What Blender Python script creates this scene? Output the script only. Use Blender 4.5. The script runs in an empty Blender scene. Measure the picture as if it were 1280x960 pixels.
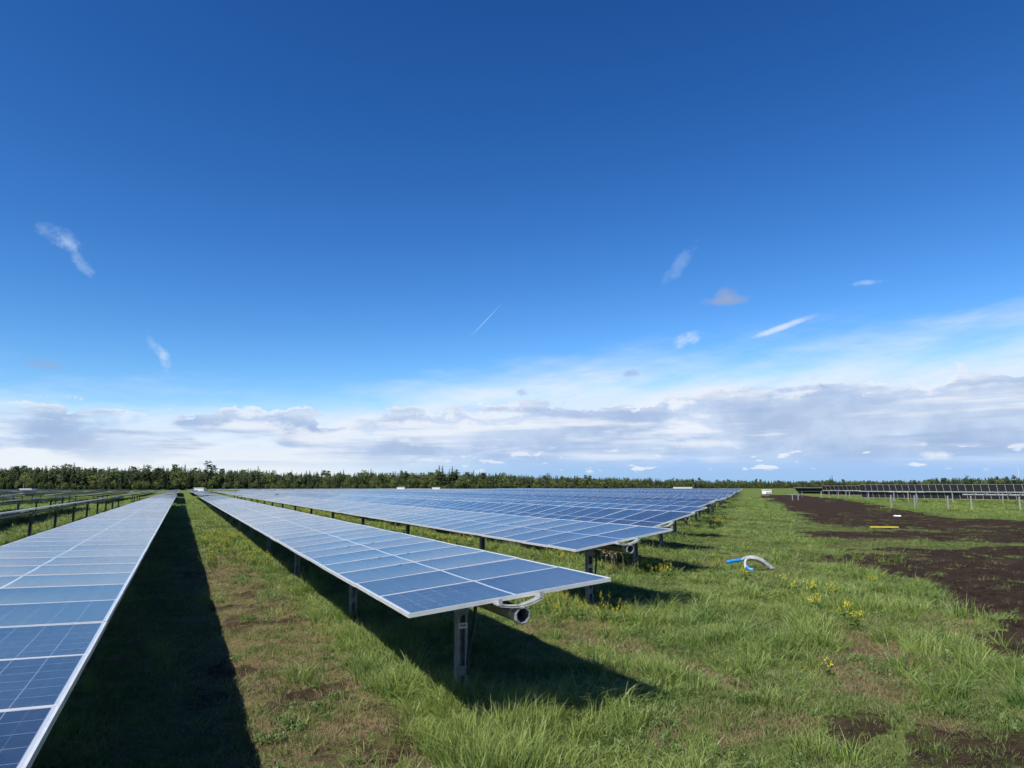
import bpy, math, random
import numpy as np
from mathutils import Vector, Matrix, Euler

# ------------------------------------------------------------------ camera, sky, sun, exposure
scene = bpy.context.scene
COL = scene.collection
R = math.radians
EYE = 2.13                       # camera height above the ground
FPX = 887.0                      # focal length in pixels of a 1280 px wide frame
PITCH = 0.144
PSI = -0.432                     # direction of the tracker rows
UX, UY = math.sin(PSI), math.cos(PSI)      # along the rows, away from the camera
HX, HY = math.cos(PSI), -math.sin(PSI)     # across the rows, to the right

cam_d = bpy.data.cameras.new('camera')
cam_d.sensor_width = 36.0
cam_d.lens = 36.0 * FPX / 1280.0
cam_d.clip_start = 0.05
cam_d.clip_end = 20000.0
cam = bpy.data.objects.new('camera', cam_d)
COL.objects.link(cam)
cam.location = (0, 0, EYE)
cam.rotation_euler = (math.pi / 2 + PITCH, 0, 0)
scene.camera = cam

SUN_TO = Vector((-(0.81 * HX + 0.36 * UX), -(0.81 * HY + 0.36 * UY), 1.0)).normalized()      # towards the sun
SUN_EL = math.asin(SUN_TO.z)
SUN_AZ = math.atan2(SUN_TO.x, SUN_TO.y)                   # clockwise from +Y
SKY_STRENGTH = 0.085
SUN_STRENGTH = 5.0
scene.view_settings.view_transform = 'Standard'
scene.view_settings.look = 'None'
scene.view_settings.exposure = 0.9
scene.view_settings.gamma = 1.0
scene.view_settings.use_curve_mapping = False
scene.cycles.use_denoising = True
scene.cycles.max_bounces = 5
scene.cycles.use_adaptive_sampling = True
scene.cycles.adaptive_threshold = 0.02
scene.cycles.adaptive_min_samples = 8
scene.cycles.transparent_max_bounces = 8


class S:
    """a node socket with arithmetic"""
    def __init__(self, nt, sock):
        self.nt, self.s = nt, sock

    def _m(self, op, *a):
        n = self.nt.nodes.new('ShaderNodeMath')
        n.operation = op
        for i, v in enumerate(a):
            if isinstance(v, S):
                self.nt.links.new(v.s, n.inputs[i])
            else:
                n.inputs[i].default_value = v
        return S(self.nt, n.outputs[0])

    def __add__(self, o): return self._m('ADD', self, o)
    __radd__ = __add__
    def __sub__(self, o): return self._m('SUBTRACT', self, o)
    def __rsub__(self, o): return self._m('SUBTRACT', o, self)
    def __mul__(self, o): return self._m('MULTIPLY', self, o)
    __rmul__ = __mul__
    def __truediv__(self, o): return self._m('DIVIDE', self, o)
    def f(self, op, *a): return self._m(op, self, *a)

    def step(self, a, b, to0=0.0, to1=1.0):
        n = self.nt.nodes.new('ShaderNodeMapRange')
        n.interpolation_type = 'SMOOTHSTEP'
        for i, v in enumerate((self, a, b, to0, to1)):
            if isinstance(v, S):
                self.nt.links.new(v.s, n.inputs[i])
            else:
                n.inputs[i].default_value = v
        return S(self.nt, n.outputs[0])


def vec(nt, x, y, z):
    n = nt.nodes.new('ShaderNodeCombineXYZ')
    for i, v in enumerate((x, y, z)):
        if isinstance(v, S):
            nt.links.new(v.s, n.inputs[i])
        else:
            n.inputs[i].default_value = v
    return n.outputs[0]


def noise(nt, v, scale, detail=4.0, rough=0.55, dist=0.0):
    n = nt.nodes.new('ShaderNodeTexNoise')
    n.inputs['Scale'].default_value = scale
    n.inputs['Detail'].default_value = detail
    n.inputs['Roughness'].default_value = rough
    n.inputs['Distortion'].default_value = dist
    if v is not None:
        nt.links.new(v, n.inputs['Vector'])
    return S(nt, n.outputs[0])


def mix(nt, fac, a, b, mode='MIX'):
    n = nt.nodes.new('ShaderNodeMix')
    n.data_type = 'RGBA'
    n.blend_type = mode
    for i, v in ((0, fac), (6, a), (7, b)):
        if isinstance(v, S):
            nt.links.new(v.s, n.inputs[i])
        elif isinstance(v, bpy.types.NodeSocket):
            nt.links.new(v, n.inputs[i])
        elif isinstance(v, tuple):
            n.inputs[i].default_value = (*v, 1.0) if len(v) == 3 else v
        else:
            n.inputs[i].default_value = v
    return n.outputs[2]


def build_world():
    w = bpy.data.worlds.new('World')
    scene.world = w
    w.use_nodes = True
    nt = w.node_tree
    nt.nodes.clear()
    out = nt.nodes.new('ShaderNodeOutputWorld')
    bg = nt.nodes.new('ShaderNodeBackground')
    nt.links.new(bg.outputs[0], out.inputs[0])
    sky = nt.nodes.new('ShaderNodeTexSky')
    sky.sky_type = 'NISHITA'
    sky.sun_disc = False
    sky.sun_elevation = SUN_EL
    sky.sun_rotation = SUN_AZ
    sky.altitude = 100.0
    sky.air_density = 1.0
    sky.dust_density = 0.25
    sky.ozone_density = 3.0
    # deepen the blue towards the zenith
    sc_ = nt.nodes.new('ShaderNodeSeparateColor')
    nt.links.new(sky.outputs[0], sc_.inputs[0])
    cc = nt.nodes.new('ShaderNodeCombineColor')
    for i, (gain, gam, top_) in enumerate(((2.30, 2.12, 0.22), (1.42, 1.62, 0.38), (1.33, 1.38, 0.64))):
        q = (S(nt, sc_.outputs[i]) * SKY_STRENGTH).f('POWER', gam) * gain
        q = q.f('MINIMUM', top_) / SKY_STRENGTH
        nt.links.new(q.s, cc.inputs[i])
    tc = nt.nodes.new('ShaderNodeTexCoord')
    sep = nt.nodes.new('ShaderNodeSeparateXYZ')
    nt.links.new(tc.outputs['Generated'], sep.inputs[0])
    x, y, z = (S(nt, sep.outputs[i]) for i in range(3))
    deg = 180.0 / math.pi
    az = x.f('ARCTAN2', y) * deg             # degrees right of the view axis
    el = z.f('ARCSINE') * deg                # degrees above the horizon
    base = cc.outputs[0]

    def PX(px, py):                           # direction of a photograph pixel, in degrees
        dx, dy = (px - 640) / FPX, -(py - 480) / FPX
        c, s = math.cos(PITCH), math.sin(PITCH)
        v = Vector((dx, c - dy * s, s + dy * c)).normalized()
        return math.degrees(math.atan2(v.x, v.y)), math.degrees(math.asin(v.z))

    K = 0.545 / SKY_STRENGTH
    WHITE = tuple(K * c for c in (0.86, 0.90, 0.96))
    GREY = tuple(K * c for c in (0.345, 0.475, 0.72))
    PALE = tuple(K * c for c in (0.54, 0.67, 0.88))

    # thin cirrus veil round the horizon, its upper edge rising and falling with the azimuth
    wig = noise(nt, vec(nt, az * 0.035, el * 0.10, 3.1), 1.0, 2.0, 0.6)
    wig2 = noise(nt, vec(nt, az * 0.12 + el * 0.1, el * 0.55, 7.7), 1.0, 4.0, 0.62)
    rise = (az * 0.055).f('SINE')
    top = rise * 2.0 + 8.0
    streak0 = noise(nt, vec(nt, az * 0.055 + el * 0.03, el * 0.36 - az * 0.07, 2.6), 1.0, 4.0, 0.6)
    e1 = el + (wig - 0.5) * 7.0 + (wig2 - 0.5) * 5.0
    veil = (e1 + (streak0 - 0.5) * 5.0 - top).step(2.6, -3.6)
    streak = noise(nt, vec(nt, az * 0.05 + el * 0.03, el * 0.42 - az * 0.10, 6.6), 1.0, 5.0, 0.6)
    veil = veil * (streak.step(0.30, 0.62, 0.50, 1.0)).f('MAXIMUM', (el - top).step(-1.0, -4.5))
    low = el.step(4.4, 0.6)                                    # clear blue strip low down, to the right
    rightness = (az + (wig - 0.5) * 30.0).step(-22.0, 6.0)
    veil = veil * (1.0 - low * rightness * 0.8)
    col = mix(nt, veil * 0.93, base, WHITE)
    # low blue-grey air under the cloud
    col = mix(nt, el.step(5.0, 1.0) * rightness * 0.7, col, tuple(K * c for c in (0.29, 0.48, 0.80)))

    # cumulus bank: lumpy top catching the sun, smooth blue-grey body, broken lower down
    n1 = noise(nt, vec(nt, az * 0.10, el * 0.42, 1.3), 1.0, 5.0, 0.58)
    n2 = noise(nt, vec(nt, az * 0.20, el * 0.30, 5.3), 1.0, 5.0, 0.56)
    n5 = noise(nt, vec(nt, az * 0.06, el * 0.75, 8.4), 1.0, 4.0, 0.55)
    lump = (n2 - 0.5).f('ABSOLUTE')
    ctop = rise * 0.9 + 6.9 - lump * 7.0 + (n1 - 0.5) * 4.6
    depth = ctop - el                                         # degrees below the top of the bank
    cover = (n1 + rise * 0.06 + 0.05 + depth.step(0.0, 2.5) * -0.06).step(0.37, 0.48)
    dens = depth.step(0.0, 0.24) * cover * el.step(1.0, 3.0)
    ccol = mix(nt, n2.step(0.32, 0.66), GREY, PALE)
    ccol = mix(nt, depth.step(0.95, 0.05) * n2.step(0.34, 0.52) * 0.95, ccol, WHITE)
    ccol = mix(nt, n5.step(0.50, 0.66) * depth.step(0.6, 1.6) * 0.85, ccol, WHITE)
    col = mix(nt, dens * 0.86, col, ccol)
    # thin horizontal bars of grey
    n3 = noise(nt, vec(nt, az * 0.075, el * 0.9, 9.1), 1.0, 3.0, 0.55)
    bars = n3.step(0.54, 0.70) * el.step(2.0, 3.0) * (el - ctop).step(0.6, -0.6)
    col = mix(nt, bars * 0.45, col, GREY)
    # little fair-weather cumulus low down
    n4 = noise(nt, vec(nt, az * 0.55, el * 1.7, 2.2), 1.0, 3.0, 0.5)
    cu = n4.step(0.60, 0.68) * el.step(0.9, 1.4) * el.step(3.6, 2.4) * rightness
    col = mix(nt, cu * 0.75, col, WHITE)

    fine = noise(nt, vec(nt, az * 0.9, el * 0.9, 0.0), 1.0, 4.0, 0.68)
    fine2 = wig2

    def wisp(px, py, la, lb, ang, colour, amount, soft=1.0):
        """one small cloud: centre, half length and half width in degrees, slope of its long axis"""
        nonlocal col
        a0, e0 = PX(px, py)
        ca, sa = math.cos(R(ang)), math.sin(R(ang))
        da, de = az - a0, el - e0
        p = (da * ca + de * sa) / la
        q = (de * ca - da * sa) / lb
        r = p * p + q * q + (fine - 0.5) * 3.2 * soft + (fine2 - 0.5) * 1.8 * soft
        col = mix(nt, r.step(1.25, -0.5) * amount, col, colour)

    LIGHT = tuple(K * c for c in (0.50, 0.66, 0.92))
    MAUVE = tuple(K * c for c in (0.33, 0.40, 0.58))
    wisp(75, 296, 1.5, 0.75, -25, LIGHT, 0.42)
    wisp(93, 318, 1.9, 0.45, -48, LIGHT, 0.40)
    wisp(193, 431, 1.0, 0.4, -45, LIGHT, 0.45)
    wisp(203, 441, 0.6, 0.4, -30, WHITE, 0.45)
    wisp(207, 455, 0.6, 0.4, -70, LIGHT, 0.5)
    wisp(55, 455, 1.3, 0.4, 0, MAUVE, 0.45)
    wisp(908, 376, 2.1, 0.42, 0, MAUVE, 0.75, 0.6)
    wisp(908, 368, 1.0, 0.55, 0, MAUVE, 0.7, 0.6)
    wisp(850, 330, 2.2, 0.6, 48, LIGHT, 0.22)
    wisp(1085, 353, 1.6, 0.22, 0, LIGHT, 0.6)
    wisp(978, 409, 2.4, 0.26, 16, WHITE, 0.7, 0.4)
    wisp(858, 424, 1.6, 0.6, 14, WHITE, 0.55, 0.8)
    wisp(788, 467, 0.8, 0.35, 0, GREY, 0.8)
    wisp(652, 491, 0.6, 0.35, 0, GREY, 0.7)
    wisp(1000, 486, 2.6, 0.25, 3, GREY, 0.6)
    wisp(66, 537, 1.6, 0.25, 0, GREY, 0.8, 0.5)
    wisp(140, 539, 2.2, 0.25, 0, GREY, 0.8, 0.5)
    wisp(1170, 569, 1.1, 0.35, 0, WHITE, 0.9, 0.6)
    wisp(880, 555, 3.0, 0.35, 0, WHITE, 0.7, 0.8)
    wisp(606, 402, 2.05, 0.055, 46, LIGHT, 0.6, 0.0)           # contrail
    nt.links.new(col, bg.inputs['Color'])
    bg.inputs['Strength'].default_value = SKY_STRENGTH
    # clouds only stand between the horizon and 24 degrees; elsewhere the clear sky alone is worked out
    clear = nt.nodes.new('ShaderNodeBackground')
    nt.links.new(base, clear.inputs['Color'])
    clear.inputs['Strength'].default_value = SKY_STRENGTH
    ms = nt.nodes.new('ShaderNodeMixShader')
    inb = el.f('GREATER_THAN', -0.5) * el.f('LESS_THAN', 24.0)
    nt.links.new(inb.s, ms.inputs[0])
    nt.links.new(clear.outputs[0], ms.inputs[1])
    nt.links.new(bg.outputs[0], ms.inputs[2])
    nt.links.new(ms.outputs[0], out.inputs[0])
    w.cycles.sampling_method = 'NONE'


build_world()

sun_d = bpy.data.lights.new('sun', 'SUN')
sun_d.energy = SUN_STRENGTH
sun_d.angle = R(0.53)
sun_d.color = (1.0, 0.94, 0.84)
sun = bpy.data.objects.new('sun', sun_d)
COL.objects.link(sun)
sun.rotation_euler = SUN_TO.to_track_quat('Z', 'Y').to_euler()

# ------------------------------------------------------------------ helpers
rng = np.random.default_rng(11)
random.seed(4)


def W(o, s, z=0.0):
    """row coordinates (across, along) to the world"""
    return Vector((o * HX + s * UX, o * HY + s * UY, z))


def gp(px, py, z=0.0):
    """where the sight line of a photograph pixel meets height z"""
    dx, dy = (px - 640) / FPX, -(py - 480) / FPX
    c, s = math.cos(PITCH), math.sin(PITCH)
    v = (dx, c - dy * s, s + dy * c)
    t = (z - EYE) / v[2]
    return (v[0] * t, v[1] * t)


def at(px, Y):
    """ground point at depth Y under a photograph column"""
    return (px - 640) / FPX * Y / math.cos(PITCH), Y


def mesh(name, verts, faces, mats, fm=None, smooth=False, uvs=None):
    me = bpy.data.meshes.new(name)
    me.from_pydata([tuple(v) for v in verts], [], faces)
    for m in (mats if isinstance(mats, (list, tuple)) else [mats]):
        me.materials.append(m)
    if fm is not None:
        me.polygons.foreach_set('material_index', fm)
    if smooth:
        me.polygons.foreach_set('use_smooth', [True] * len(me.polygons))
    if uvs is not None:
        ul = me.uv_layers.new(name='UVMap')
        ul.data.foreach_set('uv', np.asarray(uvs, 'f').ravel())
    me.update()
    return me


def link(name, data, parent=None, loc=(0, 0, 0), rot=(0, 0, 0), scale=None):
    o = bpy.data.objects.new(name, data)
    COL.objects.link(o)
    if parent is not None:
        o.parent = parent
    o.location = loc
    o.rotation_euler = rot
    if scale is not None:
        o.scale = scale
    return o


def tag(o, label=None, cat=None, group=None, kind=None):
    if label: o['label'] = label
    if cat: o['category'] = cat
    if group: o['group'] = group
    if kind: o['kind'] = kind
    return o


class MB:
    """collects simple solids into one mesh"""
    def __init__(self):
        self.v, self.f, self.m = [], [], []

    def add(self, verts, faces, mi=0):
        b = len(self.v)
        self.v += [tuple(p) for p in verts]
        self.f += [tuple(i + b for i in f) for f in faces]
        self.m += [mi] * len(faces)
        return self

    def box(self, x0, x1, y0, y1, z0, z1, mi=0):
        return self.add([(x0, y0, z0), (x1, y0, z0), (x1, y1, z0), (x0, y1, z0), (x0, y0, z1), (x1, y0, z1), (x1, y1, z1), (x0, y1, z1)],
                        [(0, 3, 2, 1), (4, 5, 6, 7), (0, 1, 5, 4), (1, 2, 6, 5), (2, 3, 7, 6), (3, 0, 4, 7)], mi)

    def bar(self, a, b, w, t, up=(0, 0, 1), mi=0):
        a, b = Vector(a), Vector(b)
        d = (b - a).normalized()
        s = d.cross(Vector(up)).normalized() * (w / 2)
        n = s.cross(d).normalized() * (t / 2)
        vs = [p + i * s + j * n for p in (a, b) for i, j in ((-1, -1), (1, -1), (1, 1), (-1, 1))]
        return self.add(vs, [(0, 1, 2, 3), (4, 7, 6, 5), (0, 4, 5, 1), (1, 5, 6, 2), (2, 6, 7, 3), (3, 7, 4, 0)], mi)

    def tube(self, pts, rad, n=8, mi=0, cap=True):
        pts = [Vector(p) for p in pts]
        rr = rad if isinstance(rad, (list, tuple)) else [rad] * len(pts)
        b = len(self.v)
        ref = None
        for i, p in enumerate(pts):
            d = (pts[min(i + 1, len(pts) - 1)] - pts[max(i - 1, 0)]).normalized()
            if ref is None:
                ref = Vector((0, 0, 1)) if abs(d.z) < 0.9 else Vector((1, 0, 0))
            s = d.cross(ref).normalized()
            t = s.cross(d).normalized()
            ref = t
            for k in range(n):
                a = 2 * math.pi * (k + 0.5) / n
                self.v.append(tuple(p + (s * math.cos(a) + t * math.sin(a)) * rr[i]))
        for i in range(len(pts) - 1):
            for k in range(n):
                q = b + i * n
                self.f.append((q + k, q + (k + 1) % n, q + n + (k + 1) % n, q + n + k))
                self.m.append(mi)
        if cap:
            self.f.append(tuple(b + k for k in reversed(range(n))))
            self.f.append(tuple(b + (len(pts) - 1) * n + k for k in range(n)))
            self.m += [mi, mi]
        return self

    def data(self, name, mats, smooth=False):
        return mesh(name, self.v, self.f, mats, self.m, smooth)


def lattice(n, seed):
    return np.random.default_rng(seed).random((n, n))


_LAT = {}


def vnoise(x, y, seed=0):
    if seed not in _LAT:
        _LAT[seed] = lattice(256, seed)
    L = _LAT[seed]
    xi, yi = np.floor(x).astype(int), np.floor(y).astype(int)
    fx, fy = x - xi, y - yi
    fx, fy = fx * fx * (3 - 2 * fx), fy * fy * (3 - 2 * fy)
    g = lambda a, b: L[a % 256, b % 256]
    return (g(xi, yi) * (1 - fx) + g(xi + 1, yi) * fx) * (1 - fy) + (g(xi, yi + 1) * (1 - fx) + g(xi + 1, yi + 1) * fx) * fy


def fbm(x, y, f=1.0, oct=4, seed=0, gain=0.5):
    s, a, t = 0.0, 1.0, 0.0
    for i in range(oct):
        s = s + a * vnoise(x * f + 17.3 * i, y * f - 9.1 * i, seed + i)
        t += a
        a *= gain
        f *= 2.03
    return s / t


# ------------------------------------------------------------------ materials
def mat(name):
    m = bpy.data.materials.new(name)
    m.use_nodes = True
    nt = m.node_tree
    return m, nt, nt.nodes['Principled BSDF']


def plain(name, col, rough=0.6, metal=0.0, vary=0.12, scale=6.0, bump=0.0):
    m, nt, p = mat(name)
    tc = nt.nodes.new('ShaderNodeTexCoord')
    n = noise(nt, tc.outputs['Object'], scale, 5.0, 0.6)
    c = mix(nt, n.step(0.3, 0.7), tuple(c * (1 - vary) for c in col), tuple(min(1, c * (1 + vary)) for c in col))
    nt.links.new(c, p.inputs['Base Color'])
    p.inputs['Metallic'].default_value = metal
    rr = n.step(0.2, 0.8, rough * 0.85, min(1, rough * 1.15))
    nt.links.new(rr.s, p.inputs['Roughness'])
    if bump:
        b = nt.nodes.new('ShaderNodeBump')
        b.inputs['Strength'].default_value = bump
        b.inputs['Distance'].default_value = 0.01
        nt.links.new(n.s, b.inputs['Height'])
        nt.links.new(b.outputs[0], p.inputs['Normal'])
    return m


M = {}
M['galv'] = plain('galvanised_steel', (0.2400, 0.2640, 0.2720), 0.5, 0.55, 0.25, 18.0)
M['post'] = plain('shade_toned_zinc', (0.1920, 0.2040, 0.2080), 0.6, 0.3, 0.3, 9.0)  # post zinc painted darker to hold the shade under the tables
M['sun_tone'] = plain('sun_toned_zinc', (0.25, 0.26, 0.265), 0.55, 0.3, 0.2, 9.0)  # the same zinc painted lighter to look sunlit, for steel on the right
M['clamp'] = plain('bright_zinc', (0.4000, 0.4240, 0.4320), 0.42, 0.55, 0.15, 14.0)
M['alu'] = plain('anodised_aluminium', (0.5280, 0.5440, 0.5600), 0.38, 0.35, 0.06, 9.0)
M['back'] = plain('panel_back_sheet', (0.0160, 0.0176, 0.0240), 0.45, 0.0, 0.2, 3.0)
M['backlight'] = plain('dark_back_sheet', (0.045, 0.048, 0.052), 0.6, 0.0, 0.1, 3.0)
M['black'] = plain('black_cable', (0.0096, 0.0096, 0.0104), 0.5, 0.0, 0.2, 30.0)
M['white'] = plain('white_paint', (0.6560, 0.6560, 0.6400), 0.5, 0.0, 0.05, 2.0)
M['grey'] = plain('grey_paint', (0.2000, 0.2080, 0.2160), 0.6, 0.0, 0.1, 2.0)
M['tagw'] = plain('sticker', (0.4960, 0.5120, 0.4640), 0.5, 0.0, 0.05, 40.0)
M['ink'] = plain('ink', (0.0240, 0.0240, 0.0240), 0.6, 0.0, 0.05, 40.0)
M['pipe'] = plain('grey_plastic_pipe', (0.24, 0.255, 0.265), 0.5, 0.0, 0.3, 14.0)
M['blue'] = plain('blue_plastic', (0.0096, 0.1760, 0.4960), 0.4, 0.0, 0.1, 20.0)
M['yellowp'] = plain('yellow_plastic', (0.5760, 0.4960, 0.0240), 0.5, 0.0, 0.1, 8.0)
M['bark'] = plain('bark', (0.0800, 0.0600, 0.0440), 0.9, 0.0, 0.35, 2.0)
M['barkpale'] = plain('pale_bark', (0.1600, 0.1320, 0.1040), 0.9, 0.0, 0.3, 2.0)


def glass_mat():
    m, nt, p = mat('solar_glass')
    uv = nt.nodes.new('ShaderNodeUVMap')
    sep = nt.nodes.new('ShaderNodeSeparateXYZ')
    nt.links.new(uv.outputs[0], sep.inputs[0])
    u, v = S(nt, sep.outputs[0]), S(nt, sep.outputs[1])      # metres on the module
    def line(c, pitch, w):
        q = (c / pitch).f('FRACT')
        return (q - 0.5).f('ABSOLUTE').step(0.5 - w / pitch * 0.5 - 0.006, 0.5 - w / pitch * 0.5 + 0.004)
    uu = u - 0.02
    vv = (v - 0.975).f('ABSOLUTE') - 0.012                    # distance from the middle gap
    l1 = line(uu, 0.16, 0.004)
    l2 = line(vv, 0.156, 0.004)
    l3 = line(vv, 0.078, 0.002) * 0.45
    gap = vv.step(0.001, -0.001)
    edge = (vv.step(0.936, 0.938)).f('MAXIMUM', uu.step(0.0015, -0.0015)).f('MAXIMUM', uu.step(0.9585, 0.9615))
    lines = l1.f('MAXIMUM', l2).f('MAXIMUM', l3)
    whites = gap.f('MAXIMUM', edge)
    oi = nt.nodes.new('ShaderNodeObjectInfo')
    rnd = S(nt, oi.outputs['Random'])
    # every cell a slightly different blue, with the grain of cast silicon
    cu, cv = (uu / 0.16).f('FLOOR'), (v / 0.156).f('FLOOR')
    wn = nt.nodes.new('ShaderNodeTexWhiteNoise')
    nt.links.new(vec(nt, cu, cv, rnd * 31.0), wn.inputs['Vector'])
    vor = nt.nodes.new('ShaderNodeTexVoronoi')
    vor.inputs['Scale'].default_value = 55.0
    nt.links.new(uv.outputs[0], vor.inputs['Vector'])
    sepc = nt.nodes.new('ShaderNodeSeparateColor')
    nt.links.new(vor.outputs['Color'], sepc.inputs[0])
    t = S(nt, wn.outputs[0]) * 0.5 + S(nt, sepc.outputs[0]) * 0.3 + rnd * 0.35
    cell = mix(nt, t, (0.003, 0.006, 0.016), (0.007, 0.013, 0.032))
    c = mix(nt, lines * 0.42, cell, (0.27, 0.32, 0.40))
    c = mix(nt, whites, c, (0.31, 0.34, 0.37))
    # dust, gathered towards the frame and in dried runs
    geo = nt.nodes.new('ShaderNodeNewGeometry')
    d1 = noise(nt, geo.outputs['Position'], 1.3, 6.0, 0.65)
    d2 = noise(nt, geo.outputs['Position'], 14.0, 4.0, 0.6)
    dust = d1.step(0.35, 0.8) * 0.08 + d2.step(0.5, 0.8) * 0.05 + uu.step(0.10, 0.0) * 0.05
    c = mix(nt, dust, c, (0.24, 0.25, 0.25))
    nt.links.new(c, p.inputs['Base Color'])
    rr = dust * 0.6 + 0.10 + rnd * 0.04
    nt.links.new(rr.s, p.inputs['Roughness'])
    p.inputs['IOR'].default_value = 1.45
    p.inputs['Sheen Weight'].default_value = 0.09           # dust film, pale at a low angle
    p.inputs['Sheen Roughness'].default_value = 0.35
    p.inputs['Sheen Tint'].default_value = (0.85, 0.86, 0.9, 1.0)
    return m


M['glass'] = glass_mat()


def soil_mask_nodes(nt, name):
    a = nt.nodes.new('ShaderNodeAttribute')
    a.attribute_name = name
    return S(nt, a.outputs['Fac'])


def ground_mat():
    m, nt, p = mat('field_ground')
    geo = nt.nodes.new('ShaderNodeNewGeometry')
    pos = geo.outputs['Position']
    soil, dry = soil_mask_nodes(nt, 'soil'), soil_mask_nodes(nt, 'dry')
    n_f = noise(nt, pos, 9.0, 8.0, 0.7)
    n_m = noise(nt, pos, 1.6, 6.0, 0.62)
    n_l = noise(nt, pos, 0.12, 5.0, 0.6)
    n_g = noise(nt, pos, 40.0, 4.0, 0.7)
    n_c = noise(nt, pos, 3.4, 5.0, 0.75)
    n_l2 = noise(nt, pos, 0.45, 4.0, 0.6)
    green = mix(nt, n_m.step(0.3, 0.7), (0.0416, 0.0672, 0.0176), (0.1000, 0.1360, 0.0368))
    green = mix(nt, n_l.step(0.35, 0.7) * 0.6, green, (0.0880, 0.1000, 0.0280))
    green = mix(nt, n_g.step(0.45, 0.8) * 0.5, green, (0.1200, 0.1280, 0.0440))
    peat = mix(nt, (n_f * 0.55 + n_c * 0.45).step(0.34, 0.64), (0.0060, 0.0036, 0.0025), (0.034, 0.0235, 0.0170))
    peat = mix(nt, n_l2.step(0.45, 0.72) * 0.5, peat, (0.042, 0.029, 0.020))
    peat = mix(nt, n_g.step(0.60, 0.72) * 0.55, peat, (0.1120, 0.0880, 0.0600))
    straw = mix(nt, n_f.step(0.3, 0.7), (0.0400, 0.0280, 0.0176), (0.1320, 0.1000, 0.0560))
    straw = mix(nt, n_g.step(0.5, 0.75) * 0.6, straw, (0.2080, 0.1680, 0.0960))
    ds = (dry + (n_f - 0.5) * 0.9 + (n_m - 0.5) * 0.6).step(0.42, 0.62)
    ss = (soil + (n_f - 0.5) * 0.75 + (n_m - 0.5) * 0.6).step(0.36, 0.66)
    c = mix(nt, ds, green, straw)
    c = mix(nt, ss, c, peat)
    nt.links.new(c, p.inputs['Base Color'])
    p.inputs['Roughness'].default_value = 0.95
    p.inputs['Specular IOR Level'].default_value = 0.04
    b = nt.nodes.new('ShaderNodeBump')
    b.inputs['Strength'].default_value = 0.9
    b.inputs['Distance'].default_value = 0.05
    h = n_f * 0.6 + n_g * 0.4
    nt.links.new(h.s, b.inputs['Height'])
    nt.links.new(b.outputs[0], p.inputs['Normal'])
    return m


M['ground'] = ground_mat()


def leafy(name, lo, hi, tip=None, trans=0.35, rough=0.55, world_scale=0.25):
    """grass and leaf material: random per clump, patchy over the field, paler towards the tip (UV y)"""
    m, nt, p = mat(name)
    oi = nt.nodes.new('ShaderNodeObjectInfo')
    rnd = S(nt, oi.outputs['Random'])
    geo = nt.nodes.new('ShaderNodeNewGeometry')
    n = noise(nt, geo.outputs['Position'], world_scale, 4.0, 0.6)
    t = rnd * 0.55 + n.step(0.3, 0.7) * 0.45
    c = mix(nt, t, lo, hi)
    if tip:
        uv = nt.nodes.new('ShaderNodeUVMap')
        sep = nt.nodes.new('ShaderNodeSeparateXYZ')
        nt.links.new(uv.outputs[0], sep.inputs[0])
        k = S(nt, sep.outputs[1])
        k2 = S(nt, sep.outputs[0])
        c = mix(nt, k.step(0.35, 1.0) * (k2 * 0.8 + 0.1), c, tip)
    nt.links.new(c, p.inputs['Base Color'])
    p.inputs['Roughness'].default_value = rough
    p.inputs['Specular IOR Level'].default_value = 0.3
    tr = nt.nodes.new('ShaderNodeBsdfTranslucent')
    nt.links.new(c, tr.inputs['Color'])
    ms = nt.nodes.new('ShaderNodeMixShader')
    ms.inputs[0].default_value = trans
    nt.links.new(p.outputs[0], ms.inputs[1])
    nt.links.new(tr.outputs[0], ms.inputs[2])
    nt.links.new(ms.outputs[0], nt.nodes['Material Output'].inputs['Surface'])
    return m


M['lush'] = leafy('lush_grass', (0.052, 0.118, 0.026), (0.180, 0.240, 0.044), (0.33, 0.38, 0.14), 0.35, 0.42)
M['turf'] = leafy('short_turf', (0.0600, 0.1000, 0.0240), (0.1480, 0.1800, 0.0520), (0.2240, 0.2320, 0.1040))
M['weed'] = leafy('weed_leaves', (0.0480, 0.1000, 0.0192), (0.1040, 0.1520, 0.0360))
M['straw'] = leafy('dry_straw', (0.1200, 0.0840, 0.0440), (0.2720, 0.2160, 0.1200), (0.3360, 0.2720, 0.1680), 0.25)
M['petal'] = leafy('yellow_petals', (0.50, 0.42, 0.015), (0.62, 0.56, 0.04), None, 0.25)
M['seed'] = leafy('seed_heads', (0.1600, 0.1120, 0.0800), (0.2880, 0.2160, 0.1600), None, 0.2)
M['spruce'] = leafy('spruce_needles', (0.050, 0.080, 0.038), (0.090, 0.125, 0.056), None, 0.4, 0.85, 0.02)
M['pine'] = leafy('pine_needles', (0.060, 0.088, 0.044), (0.100, 0.130, 0.062), None, 0.4, 0.85, 0.02)
M['birch'] = leafy('birch_leaves', (0.095, 0.128, 0.042), (0.160, 0.185, 0.064), None, 0.45, 0.85, 0.02)

# ------------------------------------------------------------------ the ground
def poly(*pts):
    return np.array([gp(*p) for p in pts])


def inside(P, x, y):
    r = np.zeros(x.shape, bool)
    n = len(P)
    for i in range(n):
        x0, y0 = P[i]
        x1, y1 = P[(i + 1) % n]
        if y0 == y1:
            continue
        c = ((y0 > y) != (y1 > y)) & (x < (x1 - x0) * (y - y0) / (y1 - y0) + x0)
        r ^= c
    return r


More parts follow.
